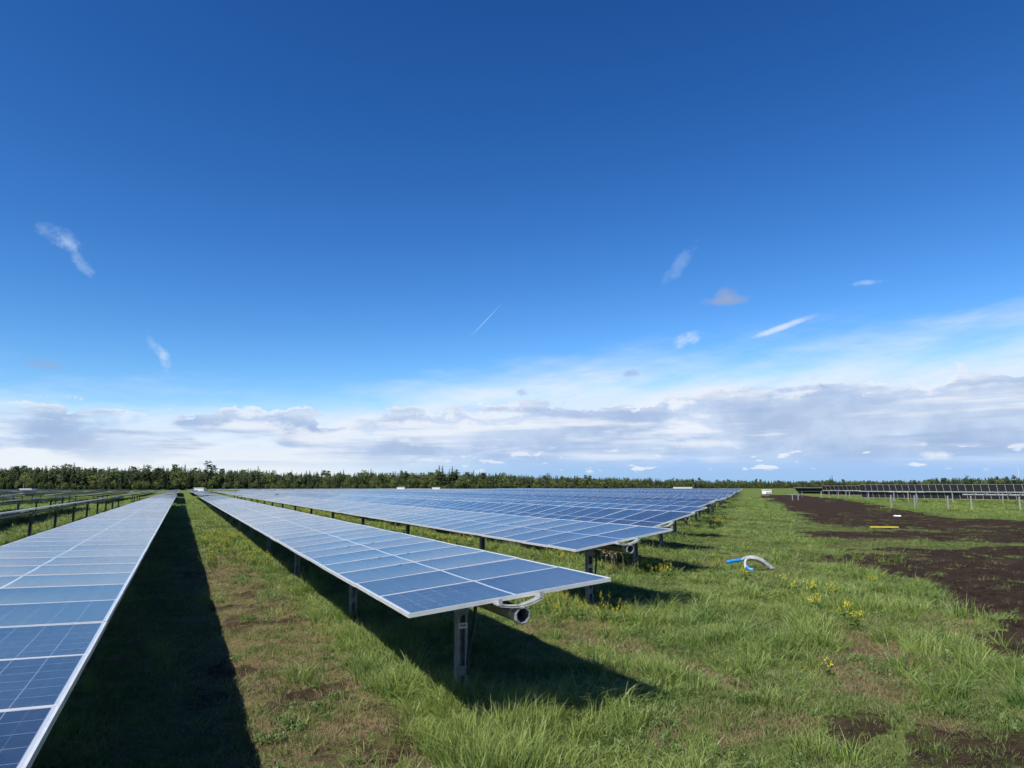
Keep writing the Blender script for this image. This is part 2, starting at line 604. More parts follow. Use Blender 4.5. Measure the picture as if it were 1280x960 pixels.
SOIL = [
    (1.0, poly((1033, 684), (1100, 689), (1200, 688), (1400, 680), (1400, 800), (1262, 788), (1255, 766), (1218, 757), (1195, 770), (1150, 763), (1117, 755),
               (1135, 748), (1185, 747), (1175, 735), (1137, 725), (1100, 722), (1075, 717), (1050, 707))),
    (0.95, poly((1000, 668), (1050, 664), (1150, 666), (1400, 662), (1400, 686), (1200, 677), (1120, 674), (1040, 677), (1005, 674))),
    (0.50, poly((975, 622), (1290, 657), (1400, 660), (1400, 770), (1200, 766), (1137, 724), (1050, 708), (1000, 676), (985, 648))),
    (0.85, poly((945, 619), (1000, 618.5), (1070, 626), (1130, 637), (1200, 648), (1400, 656), (1400, 664), (1150, 664), (1080, 661), (1010, 654), (985, 640), (965, 629))),
    (0.95, poly((950, 621), (1000, 622), (1065, 628), (1000, 629), (960, 626))),
    (0.90, poly((1130, 648), (1290, 658), (1400, 664), (1200, 657))),
    (0.80, poly((1240, 797), (1400, 775), (1400, 835), (1262, 824))),
    (0.60, poly((1090, 905), (1180, 913), (1400, 920), (1400, 1000), (1080, 1000))),
    (0.62, poly((985, 890), (1050, 882), (1075, 915), (1010, 935))),
    (0.55, poly((980, 690), (1035, 690), (1050, 705), (985, 712))),
]
DRY = [
    (0.60, poly((1160, 775), (1235, 770), (1225, 800), (1170, 800))),
    (0.55, poly((880, 905), (980, 895), (985, 945), (890, 950))),
    (0.75, poly((1035, 805), (1105, 788), (1140, 830), (1148, 885), (1070, 882), (1030, 852))),
    (0.62, poly((640, 772), (700, 780), (800, 815), (960, 850), (985, 885), (860, 860), (740, 815), (640, 796))),
    (0.55, poly((1090, 770), (1180, 775), (1150, 800), (1100, 795))),
    (0.60, poly((800, 905), (850, 900), (870, 935), (800, 945))),
    (0.60, poly((1100, 900), (1200, 890), (1250, 910), (1120, 925))),
    (0.45, poly((900, 690), (1010, 700), (1010, 725), (900, 712))),
]


def fields(x, y):
    """soil, dryness, lushness at ground points"""
    wx = x + (fbm(x, y, 0.6, 4, 40) - 0.5) * 2.4 * np.clip(np.hypot(x, y) / 14, 0.6, 2.0)
    wy = y + (fbm(x, y, 0.6, 4, 50) - 0.5) * 2.4 * np.clip(np.hypot(x, y) / 14, 0.6, 2.0)
    soil = np.zeros(x.shape)
    dry = np.zeros(x.shape)
    for s, P in SOIL:
        soil = np.maximum(soil, s * inside(P, wx, wy))
    for s, P in DRY:
        dry = np.maximum(dry, s * inside(P, wx, wy))
    o, s_ = x * HX + y * HY, x * UX + y * UY
    r = np.hypot(x, y)
    big = fbm(x, y, 0.35, 4, 60)
    mid = fbm(x, y, 1.1, 3, 70)
    alley = np.clip(1 - np.abs(o - 1.15) / 1.5, 0, 1) * (s_ < 26)
    dry = np.maximum(dry, np.clip(alley * 1.3, 0, 0.58))
    dry = np.maximum(dry, np.clip((big - 0.60) * 4.0, 0, 0.5) * (r < 60))
    dry = np.maximum(dry, 0.50 * ((o < 0.6) & (s_ < 40)))
    soil = np.maximum(soil, np.clip((mid - 0.48) * 3.6, 0, 0.52) * np.clip(alley * 3 - 0.2, 0, 1))
    lush = np.clip(0.30 + (big - 0.5) * 1.8 + (mid - 0.5) * 0.9, 0, 1)
    lush = lush * (1 - np.clip(dry * 1.25, 0, 0.92)) * (1 - np.clip(soil * 1.2, 0, 1))
    return soil, dry, lush


def ground_z(x, y):
    r = np.hypot(x, y)
    k = np.clip((r - 2.0) / 3.0, 0, 1) * np.clip((400 - r) / 300, 0, 1)
    z = (fbm(x, y, 0.22, 4, 80) - 0.5) * 0.16 + (fbm(x, y, 1.7, 3, 90) - 0.5) * 0.06
    o = x * HX + y * HY
    return z * k - 0.15 * np.exp(-((o - 0.4) / 1.2) ** 2) * np.clip((r - 2) / 3, 0, 1)


def build_ground():
    th = np.radians(np.concatenate([np.arange(-180, -44, 4.0), np.arange(-44, 44.01, 0.2), np.arange(48, 180.1, 4.0)]))
    r = np.concatenate([[0.4, 1.0, 1.8, 2.6], np.geomspace(3.2, 140, 330), np.geomspace(150, 6000, 40)])
    TH, RR = np.meshgrid(th, r)
    x, y = RR * np.sin(TH), RR * np.cos(TH)
    soil, dry, lush = fields(x, y)
    z = ground_z(x, y) + soil * ((fbm(x, y, 5.0, 3, 95) - 0.5) * 0.13 + (fbm(x, y, 1.3, 3, 97) - 0.5) * 0.10) * (RR < 90)
    n, m = len(th), len(r)
    V = np.stack([x, y, z], -1).reshape(-1, 3)
    i, j = np.meshgrid(np.arange(n - 1), np.arange(m - 1))
    a = (j * n + i).ravel()
    F = np.stack([a, a + 1, a + n + 1, a + n], -1)[:, ::-1]
    me = bpy.data.meshes.new('ground')
    me.from_pydata(V.tolist(), [], F.tolist())
    me.materials.append(M['ground'])
    for nm, arr in (('soil', soil), ('dry', dry)):
        at_ = me.attributes.new(nm, 'FLOAT', 'POINT')
        at_.data.foreach_set('value', arr.ravel().astype('f'))
    me.polygons.foreach_set('use_smooth', [True] * len(me.polygons))
    me.update()
    g = link('ground', me)
    tag(g, kind='structure')


build_ground()

# ------------------------------------------------------------------ solar trackers
PW, PL, PT = 0.995, 1.95, 0.035         # module: along the row, across it, frame depth
PITCHP = 1.005
OFF = 0.165                             # glass plane above the axis of the torque tube


def glass_grid(nu, nv, sag, u0=0.011, v0=0.011):
    us = np.linspace(u0, PW - u0, nu + 1)
    vs = np.linspace(v0, PL - v0, nv + 1)
    V, UV, F = [], [], []
    for v in vs:
        for u in us:
            a, b = (u / PW * 2 - 1), (v / PL * 2 - 1)
            V.append((v - PL / 2, u - PW / 2, -sag * (1 - a * a) * (1 - b ** 4) - 0.0025))
            UV.append((u, v))
    for j in range(nv):
        for i in range(nu):
            q = j * (nu + 1) + i
            F.append((q, q + nu + 1, q + nu + 2, q + 1))
    return V, F, UV


def panel_meshes(back):
    V, F, UV = glass_grid(6, 6, 0.0045)
    n0 = len(V)
    # back sheet, seen from below
    x, y = PL / 2 - 0.012, PW / 2 - 0.012
    V += [(-x, -y, -0.012), (x, -y, -0.012), (x, y, -0.012), (-x, y, -0.012)]
    UV += [(0, 0)] * 4
    F2 = F + [(n0, n0 + 3, n0 + 2, n0 + 1)]
    fm = [0] * len(F) + [1]
    uvl = [UV[i] for f in F2 for i in f]
    g = mesh('solar_panel', V, F2, [M['glass'], back], fm, True, uvl)
    b = MB()
    X, Y, t = PL / 2, PW / 2, 0.011
    b.box(-X, X, -Y, -Y + t, -PT, 0)
    b.box(-X, X, Y - t, Y, -PT, 0)
    b.box(-X, -X + t, -Y + t, Y - t, -PT, 0)
    b.box(X - t, X, -Y + t, Y - t, -PT, 0)
    fr = b.data('frame', [M['alu']])
    return g, fr


PANEL_A = panel_meshes(M['backlight'])
PANEL_B = panel_meshes(M['back'])


def run_mesh(n, back, seed):
    """n modules in one strip for the far part of a row, each with its frame and glass"""
    rr = np.random.default_rng(seed)
    V, F, fm, uv = [], [], [], []
    X, Y = PL / 2, PW / 2
    for k in range(n):
        yc = (k + 0.5) * PITCHP
        jz = rr.normal(0, 0.0018)
        b = len(V)
        x, y = X - 0.011, Y - 0.011
        # glass in 2 x 2 pieces with a little sag in the middle
        xs, ys = (-x, 0, x), (-y, 0, y)
        for xx in xs:
            for yy in ys:
                V.append((xx, yc + yy, -0.003 - (0.004 if yy == 0 and xx == 0 else 0) + jz * (yy / y)))
        for i in range(2):
            for j in range(2):
                q = b + i * 3 + j
                f = (q, q + 3, q + 4, q + 1)
                F.append(f); fm.append(0)
                uv += [(V[t][1] - yc + Y, V[t][0] + X) for t in f]
        b = len(V)
        V += [(-X, yc - Y, 0), (X, yc - Y, 0), (X, yc + Y, 0), (-X, yc + Y, 0), (-x, yc - y, 0), (x, yc - y, 0), (x, yc + y, 0), (-x, yc + y, 0),
              (-X, yc - Y, -PT), (X, yc - Y, -PT), (X, yc + Y, -PT), (-X, yc + Y, -PT)]
        fs = [(0, 1, 5, 4), (1, 2, 6, 5), (2, 3, 7, 6), (3, 0, 4, 7), (0, 8, 9, 1), (1, 9, 10, 2), (2, 10, 11, 3), (3, 11, 8, 0)]
        for f in fs:
            F.append(tuple(t + b for t in f)); fm.append(1); uv += [(0, 0)] * 4
        F.append((b + 8, b + 11, b + 10, b + 9)); fm.append(2); uv += [(0, 0)] * 4
    return mesh('panel_strip', V, F, [M['glass'], M['alu'], back], fm, False, uv)


_RUN = {}


def run(n, back, seed):
    k = (n, back.name, seed % 4)
    if k not in _RUN:
        _RUN[k] = run_mesh(n, back, seed % 4)
    return _RUN[k]


def ring(b, y0, y1, r0, r1, n=8):
    """open octagonal tube with wall thickness, along y"""
    base = len(b.v)
    for y in (y0, y1):
        for r in (r0, r1):
            for k in range(n):
                a = 2 * math.pi * (k + 0.5) / n
                b.v.append((math.cos(a) * r, y, math.sin(a) * r))
    def q(i, j, k): return base + (i * 2 + j) * n + k % n
    for k in range(n):
        for f in ((q(0, 0, k), q(0, 0, k + 1), q(1, 0, k + 1), q(1, 0, k)), (q(0, 1, k), q(1, 1, k), q(1, 1, k + 1), q(0, 1, k + 1)),
                  (q(0, 0, k), q(0, 1, k), q(0, 1, k + 1), q(0, 0, k + 1)), (q(1, 0, k), q(1, 0, k + 1), q(1, 1, k + 1), q(1, 1, k))):
            b.f.append(f); b.m.append(0)


def tube_mesh(L):
    b = MB()
    ring(b, -0.10, L, 0.070, 0.063)
    return b.data('torque_tube', [M['galv']])


def bracket_mesh():
    """collar round the tube with two ribbed wings rising to the frames of the modules"""
    b = MB()
    ring(b, -0.045, 0.045, 0.079, 0.071)
    zt = OFF - PT - 0.002
    for s in (-1, 1):
        for dy in (-0.040, 0.040):
            b.bar((s * 0.020, dy, 0.072), (s * 0.10, dy, 0.082), 0.006, 0.036, (0, 1, 0))
            b.bar((s * 0.10, dy, 0.082), (s * 0.205, dy, zt - 0.020), 0.006, 0.036, (0, 1, 0))
        b.bar((s * 0.020, 0, 0.084), (s * 0.10, 0, 0.094), 0.080, 0.005, (0, 0, 1))
        b.bar((s * 0.10, 0, 0.094), (s * 0.205, 0, zt - 0.008), 0.080, 0.005, (0, 0, 1))
        b.box(min(s * 0.175, s * 0.225), max(s * 0.175, s * 0.225), -0.05, 0.05, zt - 0.012, zt)
        b.box(min(s * 0.18, s * 0.215), max(s * 0.18, s * 0.215), -0.052, -0.047, zt - 0.012, OFF + 0.004)
    b.box(-0.05, 0.05, -0.02, 0.02, 0.071, 0.084)
    return b.data('bracket', [M['clamp']])


BRACKET = bracket_mesh()


def post_mesh(h):
    """driven C-section pile with a lapped head plate"""
    b = MB()
    w, d, t = 0.056, 0.045, 0.007
    top = h - 0.13
    b.box(-w, w, d - t, d, -0.6, top)
    b.box(-w, -w + t, -d, d - t, -0.6, top)
    b.box(w - t, w, -d, d - t, -0.6, top)
    b.box(-w + t, -w + 0.028, -d, -d + t, -0.6, top)
    b.box(w - 0.028, w - t, -d, -d + t, -0.6, top)
    b.box(-0.018, 0.018, d - t - 0.012, d - t, -0.6, top)
    # lapped splice and head plate
    b.box(-w + 0.006, w - 0.006, -d - 0.006, -d - 0.001, 0.22, 0.31)
    b.box(-w - 0.004, w + 0.004, -d - 0.007, -d - 0.001, top - 0.10, top + 0.03)
    for dx in (-0.032, 0.032):
        for z in (0.245, 0.285, top - 0.07, top - 0.01):
            b.box(dx - 0.010, dx + 0.010, -d - 0.016, -d - 0.006, z - 0.010, z + 0.010)
    return b.data('post', [M['post']])


def bearing_mesh():
    b = MB()
    ring(b, -0.03, 0.03, 0.105, 0.074, 12)
    b.box(-0.075, 0.075, -0.028, 0.028, -0.20, -0.098)
    return b.data('bearing', [M['galv']])


BEARING = bearing_mesh()
_POST, _TUBE = {}, {}
TAG_SIGN = MB().box(-0.050, 0.050, -0.003, 0.0, -0.028, 0.028).data('label_plate', [M['tagw']])
_d = MB()
for q, xx in enumerate((-0.028, -0.014, 0.001, 0.015, 0.028)):
    _d.box(xx - 0.0045, xx + 0.0045, -0.0045, -0.0032, -0.008 + 0.002 * (q % 2), 0.013)
TAG_INK = _d.data('print', [M['ink']])


def cable_mesh(h):
    b = MB()
    pts = []
    for t in np.linspace(0, 1, 12):
        pts.append((0.165 - 0.115 * t + 0.012 * math.sin(t * 7), 0.0 + 0.015 * math.sin(t * 9) - 0.07 * t, h - 0.12 - t * (h - 0.34)))
    b.tube(pts, 0.019, 6)
    return b.data('cable', [M['black']], True)


def tracker(o, s0, n, tilt, zt, label, group=None, sun_tone=False, near=True, n_single=0, posts=(), brackets=0, back=None, cables=0, panels=None, seed=0, mirrored=False):
    """one tracker row: Empty at the foot of its near end; +Y of the row runs away from the camera.
    zt: height of the tube axis, n_single: modules that are parts of their own, the rest a joined strip"""
    rr = random.Random(seed + 100)
    p = W(o, s0)
    e = bpy.data.objects.new('solar_tracker', None)
    COL.objects.link(e)
    e.empty_display_size = 0.3
    e.location = p
    e.rotation_euler = (0, 0, -PSI)
    tag(e, label, 'solar tracker', group)
    t = R(tilt)
    nx, nz = -math.sin(t), math.cos(t)
    L = n * PITCHP
    if L not in _TUBE:
        _TUBE[L] = tube_mesh(L + 0.10)
    if sun_tone and ('f', L) not in _TUBE:
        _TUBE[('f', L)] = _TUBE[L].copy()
        _TUBE[('f', L)].materials[0] = M['sun_tone']
    link('torque_tube', _TUBE[('f', L) if sun_tone else L], e, (0, 0, zt), (0, -t, 0))
    back = back or M['backlight']
    gm, fm = PANEL_A if back is M['backlight'] else PANEL_B
    for k in range(n_single):
        if panels is not None and k not in panels:
            continue
        rot = (rr.gauss(0, 0.0035), -t + rr.gauss(0, 0.003), 0)
        g = link('solar_panel', gm, e, (nx * OFF, (k + 0.5) * PITCHP, zt + nz * OFF), rot)
        link('frame', fm, g)
    rest = n - n_single
    if rest > 0 and panels is None:
        st = link('panel_strip', run(rest, back, seed), e, (nx * OFF, n_single * PITCHP, zt + nz * OFF), (0, -t, 0))
        st['kind'] = 'stuff'
    for k in range(brackets):
        link('bracket', BRACKET, e, (0, k * PITCHP if k else -0.045, zt), (0, -t, 0))
    h = round(zt, 2)
    if h not in _POST:
        _POST[h] = post_mesh(h)
    pm = _POST[h]
    if sun_tone:
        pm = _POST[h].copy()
        pm.materials[0] = M['sun_tone']
    for q, ps in enumerate(posts):
        pp = link('post', pm, e, (0, ps, 0))
        if near:
            link('bearing', BEARING, pp, (0, 0, h))
        if q < cables:
            link('cable', cable_mesh(h), pp)
            lp = link('label_plate', TAG_SIGN, pp, (0.0, -0.056, 0.71))
            if q == 0:
                link('print', TAG_INK, pp, (0.0, -0.056, 0.71))
    return e


def post_list(L, first=1.35):
    r = [first, first + 5.1]
    while r[-1] + 6.4 < L - 0.5:
        r.append(r[-1] + 6.4)
    return r


O0, DO = 2.713, 4.085
S0, DS = 5.79, 4.41
NPAN = 76
LN = NPAN * PITCHP
# the rows next to the camera
tracker(O0 - DO, S0 - 2.24 - 4 * PITCHP, 92, -0.8, 1.10, 'nearly flat solar row filling the lower left corner of the picture', near=True, n_single=60,
        posts=post_list(92, 2.0)[:8], brackets=0, seed=1)
tracker(O0 + 0.017, S0, NPAN, 5.7, 1.037, 'solar row in the foreground centre with its near end open to view', near=True, n_single=52, posts=post_list(LN, 1.4), brackets=8, cables=1, seed=2)
tracker(O0 + DO + 0.025, S0 + DS, NPAN, 8.4, 1.108, 'second solar row from the centre, brown dead stalks under its near end', near=True, n_single=48, posts=post_list(LN, 1.25), brackets=6, cables=1, seed=3)
tracker(O0 + 2 * DO + 0.04, S0 + 2 * DS, NPAN, 14.0, 1.10, 'third solar row from the centre, darker and tilted more steeply', near=True, n_single=44, posts=post_list(LN)[:9], brackets=4, seed=4)
tracker(O0 + 3 * DO + 0.04, S0 + 3 * DS, NPAN, 12.0, 1.10, 'fourth solar row from the centre, just behind the dark steep one', near=True, n_single=40, posts=post_list(LN)[:6], brackets=3, seed=5)
rr = random.Random(5)
ORD = ('fifth', 'sixth', 'seventh', 'eighth', 'ninth', 'tenth', 'eleventh', 'twelfth', 'thirteenth', 'fourteenth')
for k in range(4, 48):
    tl = 12.0 + rr.uniform(-3.5, 3.5)
    tracker(O0 + k * DO + 0.04, S0 + k * DS + rr.uniform(-0.3, 0.3), NPAN, tl, 1.10 + rr.uniform(-0.05, 0.05),
            ORD[k - 4] + ' solar row up the stepped edge right of centre' if k < 14 else 'far solar row in the stepped field that ends at the green strip right of centre',
            None if k < 14 else 'far solar rows right of centre', near=False,
            n_single=0, posts=post_list(LN)[:3 if k > 10 else 5], brackets=1, seed=k)
# rows on the left, seen almost edge-on
LEFT = [(-2, 8.4, 1.10, 'solar row left of the nearly flat one, seen edge on with its posts', 52), (-3, 6.2, 1.12, 'second edge-on solar row on the left, behind the nearest one', 40),
        (-4, 6.4, 1.12, 'third edge-on solar row on the left', 30), (-5, 6.0, 1.12, 'fourth edge-on solar row on the left', 0)]
for k, tl, zt, lb, ns in LEFT:
    tracker(O0 + k * DO, S0 + k * DS + 12 * PITCHP, NPAN, tl, zt, lb, near=ns > 0, n_single=ns, posts=post_list(LN), brackets=0, seed=60 + k)
for k in range(-6, -22, -1):
    tracker(O0 + k * DO, S0 - 20 + 14 * PITCHP, NPAN + 20, 6.0 + rr.uniform(-1, 1), 1.10, 'far solar row at the left edge under the dark forest', 'far solar rows at the left edge',
            near=False, n_single=0, posts=post_list(LN)[2:10], seed=90 + k)
# the next trackers along the same rows, beyond the first gap
for k in range(-12, 36):
    s1 = S0 + k * DS + LN + 1.2
    if k <= -1: s1 = S0 + LN + 16.0 + (k % 3)
    tracker(O0 + k * DO, s1, 68, rr.uniform(5.0, 8.0) if k < -1 else rr.uniform(1.0, 6.5) if k < 2 else 11 + rr.uniform(-3, 3), 1.08 + rr.uniform(-0.06, 0.08),
            'distant solar row continuing beyond the first gap in the field', 'distant solar rows beyond the gap', near=False, posts=post_list(40)[:4], seed=200 + k)
for k in range(-40, 26, 1):
    s1 = S0 + k * 1.0 + 175.0 + 40.0 * (k > 0)
    tracker(O0 + k * DO, s1, 110, rr.uniform(1.0, 7.0), 1.10, 'faint solar row in the farthest block before the forest', 'solar rows of the farthest block', near=False, posts=(), seed=300 + k)


# the other field on the right: trackers turned steeply away, some still without modules
def right_row(o, s0, n, tilt, zt, label, group=None, single=True, panels=None, near=False, posts=None):
    return tracker(o, s0, n, tilt, zt, label, group, near=near, n_single=n if single else 0, posts=posts if posts is not None else post_list(n), brackets=n if panels == () else 0,
                   back=M['back'], panels=panels, seed=int(o), sun_tone=True)


def s_at(o, px):
    q = (px - 640) / FPX / math.cos(PITCH)
    # point with x = q*y and o fixed
    y = o / (q * HX + HY)
    return (q * y) * UX + y * UY


RF = 93.0
sa, sb = s_at(RF, 1310), s_at(RF, 1062)
right_row(RF, sa, int((sb - sa) / PITCHP), -76, 1.46, 'long steep solar row at the right edge showing its dark back and pale frames', posts=post_list(int(sb - sa)))
sa, sb = s_at(66.0, 1310), s_at(66.0, 1183)
right_row(66.0, sa, int((sb - sa) / PITCHP), 0, 1.42, 'bare torque tube on pale posts without modules at the right edge', panels=(), posts=[0.8, 3.2, 7.4, 9.6, 13.0, 15.6])
sa, sb = s_at(86.0, 1145), s_at(86.0, 1100)
right_row(86.0, sa, int((sb - sa) / PITCHP), 0, 1.46, 'short bare torque tube without modules before the steep row, left of the longer one', panels=(), posts=[1.2, 4.4])
sa, sb = s_at(118.0, 1084), s_at(118.0, 1018)
right_row(118.0, sa, int((sb - sa) / PITCHP), -66, 1.40, 'smaller steep solar row left of the long one, farther away')
sa = s_at(112.0, 1070); sb = s_at(112.0, 1042)
right_row(112.0, sa, int((sb - sa) / PITCHP), 0, 1.40, 'bare torque tube on white posts before the smaller steep row', panels=(), posts=[0.4, 3.0, 5.5, 7.6, 9.4])
sa, sb = s_at(124.0, 1024), s_at(124.0, 985)
right_row(124.0, sa, int((sb - sa) / PITCHP), -40, 1.20, 'low dark solar row at the far left end of the right field', single=False)
for q in range(1, 7):
    o = RF + q * DO * 1.5
    sa, sb = s_at(o, 1330), s_at(o, 1100)
    right_row(o, sa, int((sb - sa) / PITCHP), q - 70, 1.30, 'dark steep solar row behind the long one at the right edge', 'hidden rows of the right field', single=False, posts=[])

# ------------------------------------------------------------------ cabins, hut, mast, odds and ends
def cabin(px, Y, w, d, h, label, roof=True, aerial=False, z0=0.0):
    x, y = at(px, Y)
    e = bpy.data.objects.new('transformer_cabin', None)
    COL.objects.link(e)
    e.location = (x, y, z0)
    e.rotation_euler = (0, 0, -PSI * 0.3)
    tag(e, label, 'cabin')
    b = MB().box(-w / 2, w / 2, -d / 2, d / 2, 0.25, h)
    link('wall', b.data('wall', [M['white']]), e)
    link('plinth', MB().box(-w / 2 + 0.1, w / 2 - 0.1, -d / 2 + 0.1, d / 2 - 0.1, -0.2, 0.25).data('plinth', [M['grey']]), e)
    link('roof', MB().box(-w / 2 - 0.12, w / 2 + 0.12, -d / 2 - 0.12, d / 2 + 0.12, h, h + 0.14).data('roof', [M['white']]), e)
    for q in (-1, 1):
        dd = MB().box(q * w * 0.22 - 0.45, q * w * 0.22 + 0.45, -d / 2 - 0.03, -d / 2 - 0.002, 0.3, min(2.3, h - 0.2)).data('door', [M['white']])
        o = link('door', dd, e)
        link('vent', MB().box(q * w * 0.22 - 0.3, q * w * 0.22 + 0.3, -d / 2 - 0.045, -d / 2 - 0.031, h - 0.9, h - 0.55).data('vent', [M['grey']]), o)
    if aerial:
        link('aerial', MB().tube([(-w / 2 + 0.2, 0, h), (-w / 2 + 0.2, 0, h + 1.5)], 0.05, 6).data('aerial', [M['grey']]), e)
    return e


cabin(48, 175, 2.6, 2.4, 1.55, 'white transformer cabin with an aerial among the rows at far left', aerial=True)
cabin(258.5, 185, 2.3, 2.4, 1.75, 'white transformer cabin where the central row vanishes')
cabin(504, 250, 2.6, 2.4, 1.95, 'small white cabin before the forest left of centre', z0=0.0)
cabin(547, 262, 2.8, 2.4, 1.85, 'small white cabin just right of its twin before the forest')
cabin(951.5, 195, 1.7, 2.0, 1.25, 'small white hut at the end of the green strip', z0=0.0)
cabin(849, 420, 10.5, 3.0, 1.9, 'long low white roof behind the far rows')


def mast():
    x, y = at(1262, 1500)
    e = link('wind_mast', MB().tube([(0, 0, 0), (0, 0, 44)], [0.7, 0.4], 8).data('wind_mast', [M['alu']]), None, (x, y, 0))
    tag(e, 'thin pale mast rising above the forest at the far right', 'mast')


mast()


def conduits():
    """offcuts of grey corrugated pipe with blue ends lying in the grass"""
    x0, y0 = gp(940, 712)
    e = bpy.data.objects.new('pipe_offcuts', None)
    COL.objects.link(e)
    e.location = (x0, y0, 0)
    tag(e, 'bent bundle of pale grey pipes with blue ends lying in the grass', 'pipes')
    sc = 1.0 / 48.5                                       # metres for a pixel at that distance
    def P(px, py, dy=0.0):
        return ((px - 940) * sc, dy, max(0.03, (716 - py) * sc))
    def smooth(pts, n=26):
        pts = [Vector(p) for p in pts]
        out = []
        for i in range(n):
            t = i / (n - 1) * (len(pts) - 1)
            k = min(int(t), len(pts) - 2)
            u = t - k
            p0, p1, p2, p3 = pts[max(k - 1, 0)], pts[k], pts[k + 1], pts[min(k + 2, len(pts) - 1)]
            out.append(0.5 * ((2 * p1) + (p2 - p0) * u + (2 * p0 - 5 * p1 + 4 * p2 - p3) * u * u + (3 * p1 - p0 - 3 * p2 + p3) * u ** 3))
        return out
    def corr(path, r): 
        return [r * (1.0 + 0.16 * (i % 2)) for i in range(len(path))]
    a = smooth([P(925, 704, -0.1), P(933, 701.5), P(943, 700.5), P(953, 704), P(961, 710), P(966.5, 715)], 40)
    link('pipe', MB().tube(a, corr(a, 0.036), 8).data('pipe', [M['pipe']], True), e)
    a = smooth([P(929, 713, -0.2), P(930, 706, -0.12), P(935, 702, -0.05), P(945, 702.5, -0.09), P(954, 707, -0.09), P(963, 715.3, -0.08)], 40)
    link('pipe', MB().tube(a, corr(a, 0.034), 8).data('pipe', [M['pipe']], True), e)
    a = smooth([P(936, 703, 0.1), P(946, 702.5, 0.1), P(956, 709, 0.08), P(962, 715.5, 0.05)], 30)
    link('pipe', MB().tube(a, corr(a, 0.032), 8).data('pipe', [M['pipe']], True), e)
    a = smooth([P(906.5, 706, -0.2), P(914, 704.6, -0.15), P(925, 703.6, -0.1)], 14)
    link('blue_end', MB().tube(a, 0.043, 8).data('blue_end', [M['blue']], True), e)
    a = smooth([P(929.5, 711, -0.2), P(933, 714, -0.24), P(937, 716.5, -0.3)], 10)
    link('blue_end', MB().tube(a, 0.042, 8).data('blue_end', [M['blue']], True), e)


conduits()


def litter():
    x, y = gp(1105, 659.6)
    b = MB()
    b.box(-0.7, 0.72, -0.05, 0.05, 0.01, 0.05)
    b.box(-0.66, 0.69, -0.06, 0.06, 0.05, 0.062)
    o = link('warning_strip', b.data('warning_strip', [M['yellowp']]), None, (x, y, 0.0), (0, 0, R(-6)))
    tag(o, 'yellow plastic strip lying flat on the dark bare soil', 'strip')
    x, y = gp(1121, 646)
    b = MB()
    pts, n = [], 9
    V, F = [], []
    rl = random.Random(3)
    for j in range(5):
        for i in range(n):
            V.append(((i / (n - 1) - 0.5) * 0.45, (j / 4 - 0.5) * 0.4, 0.02 + 0.10 * rl.random() * (1 if 0 < j < 4 else 0.3)))
    for j in range(4):
        for i in range(n - 1):
            q = j * n + i
            F.append((q, q + 1, q + n + 1, q + n))
    o = link('plastic_sheet', mesh('plastic_sheet', V, F, [M['white']]), None, (x, y, 0.01))
    tag(o, 'crumpled scrap of white plastic on the dark soil near the yellow strip', 'litter')
    # pale trestle: two posts under a short bare beam, at the far end of the soil track
    x, y = gp(993, 625.5)
    e = bpy.data.objects.new('bare_mounting_frame', None)
    COL.objects.link(e)
    e.location = (x, y, 0)
    tag(e, 'pale bare mounting frame on two posts at the far end of the track', 'frame')
    for dx in (-0.3, 0.62):
        link('post', MB().box(dx - 0.05, dx + 0.05, -0.05, 0.05, -0.2, 0.84).data('post', [M['sun_tone']]), e)
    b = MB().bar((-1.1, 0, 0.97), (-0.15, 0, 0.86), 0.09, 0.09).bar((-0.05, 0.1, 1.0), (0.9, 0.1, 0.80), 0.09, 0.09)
    link('beam', b.data('beam', [M['sun_tone']]), e)


litter()

def gn_scatter(name, pts, rotz, scl, idx, sources, label, cat):
    """one object whose points carry instances of the given meshes"""
    me = bpy.data.meshes.new(name)
    me.vertices.add(len(pts))
    me.vertices.foreach_set('co', np.asarray(pts, 'f').ravel())
    for nm, ty, arr, key in (('rot', 'FLOAT_VECTOR', rotz, 'vector'), ('scl', 'FLOAT_VECTOR', scl, 'vector'), ('pick', 'INT', idx, 'value')):
        a = me.attributes.new(nm, ty, 'POINT')
        a.data.foreach_set(key, np.asarray(arr).ravel())
    o = link(name, me)
    tag(o, label, cat, kind='stuff')
    ng = bpy.data.node_groups.new(name, 'GeometryNodeTree')
    ng.interface.new_socket('Geometry', in_out='INPUT', socket_type='NodeSocketGeometry')
    ng.interface.new_socket('Geometry', in_out='OUTPUT', socket_type='NodeSocketGeometry')
    N = ng.nodes
    gi, go = N.new('NodeGroupInput'), N.new('NodeGroupOutput')
    ip = N.new('GeometryNodeInstanceOnPoints')
    jn = N.new('GeometryNodeJoinGeometry')
    for s in reversed(sources):
        so = bpy.data.objects.new(name + '_source', s)
        oi = N.new('GeometryNodeObjectInfo')
        oi.inputs['Object'].default_value = so
        oi.inputs['As Instance'].default_value = True
        ng.links.new(oi.outputs['Geometry'], jn.inputs[0])
    def attr(nm, ty):
        a = N.new('GeometryNodeInputNamedAttribute')
        a.data_type = ty
        a.inputs['Name'].default_value = nm
        return a.outputs[0]
    ng.links.new(gi.outputs[0], ip.inputs['Points'])
    ng.links.new(jn.outputs[0], ip.inputs['Instance'])
    ip.inputs['Pick Instance'].default_value = True
    ng.links.new(attr('pick', 'INT'), ip.inputs['Instance Index'])
    e2r = N.new('FunctionNodeEulerToRotation')
    ng.links.new(attr('rot', 'FLOAT_VECTOR'), e2r.inputs[0])
    ng.links.new(e2r.outputs[0], ip.inputs['Rotation'])
    ng.links.new(attr('scl', 'FLOAT_VECTOR'), ip.inputs['Scale'])
    ng.links.new(ip.outputs[0], go.inputs[0])
    md = o.modifiers.new('scatter', 'NODES')
    md.node_group = ng
    return o


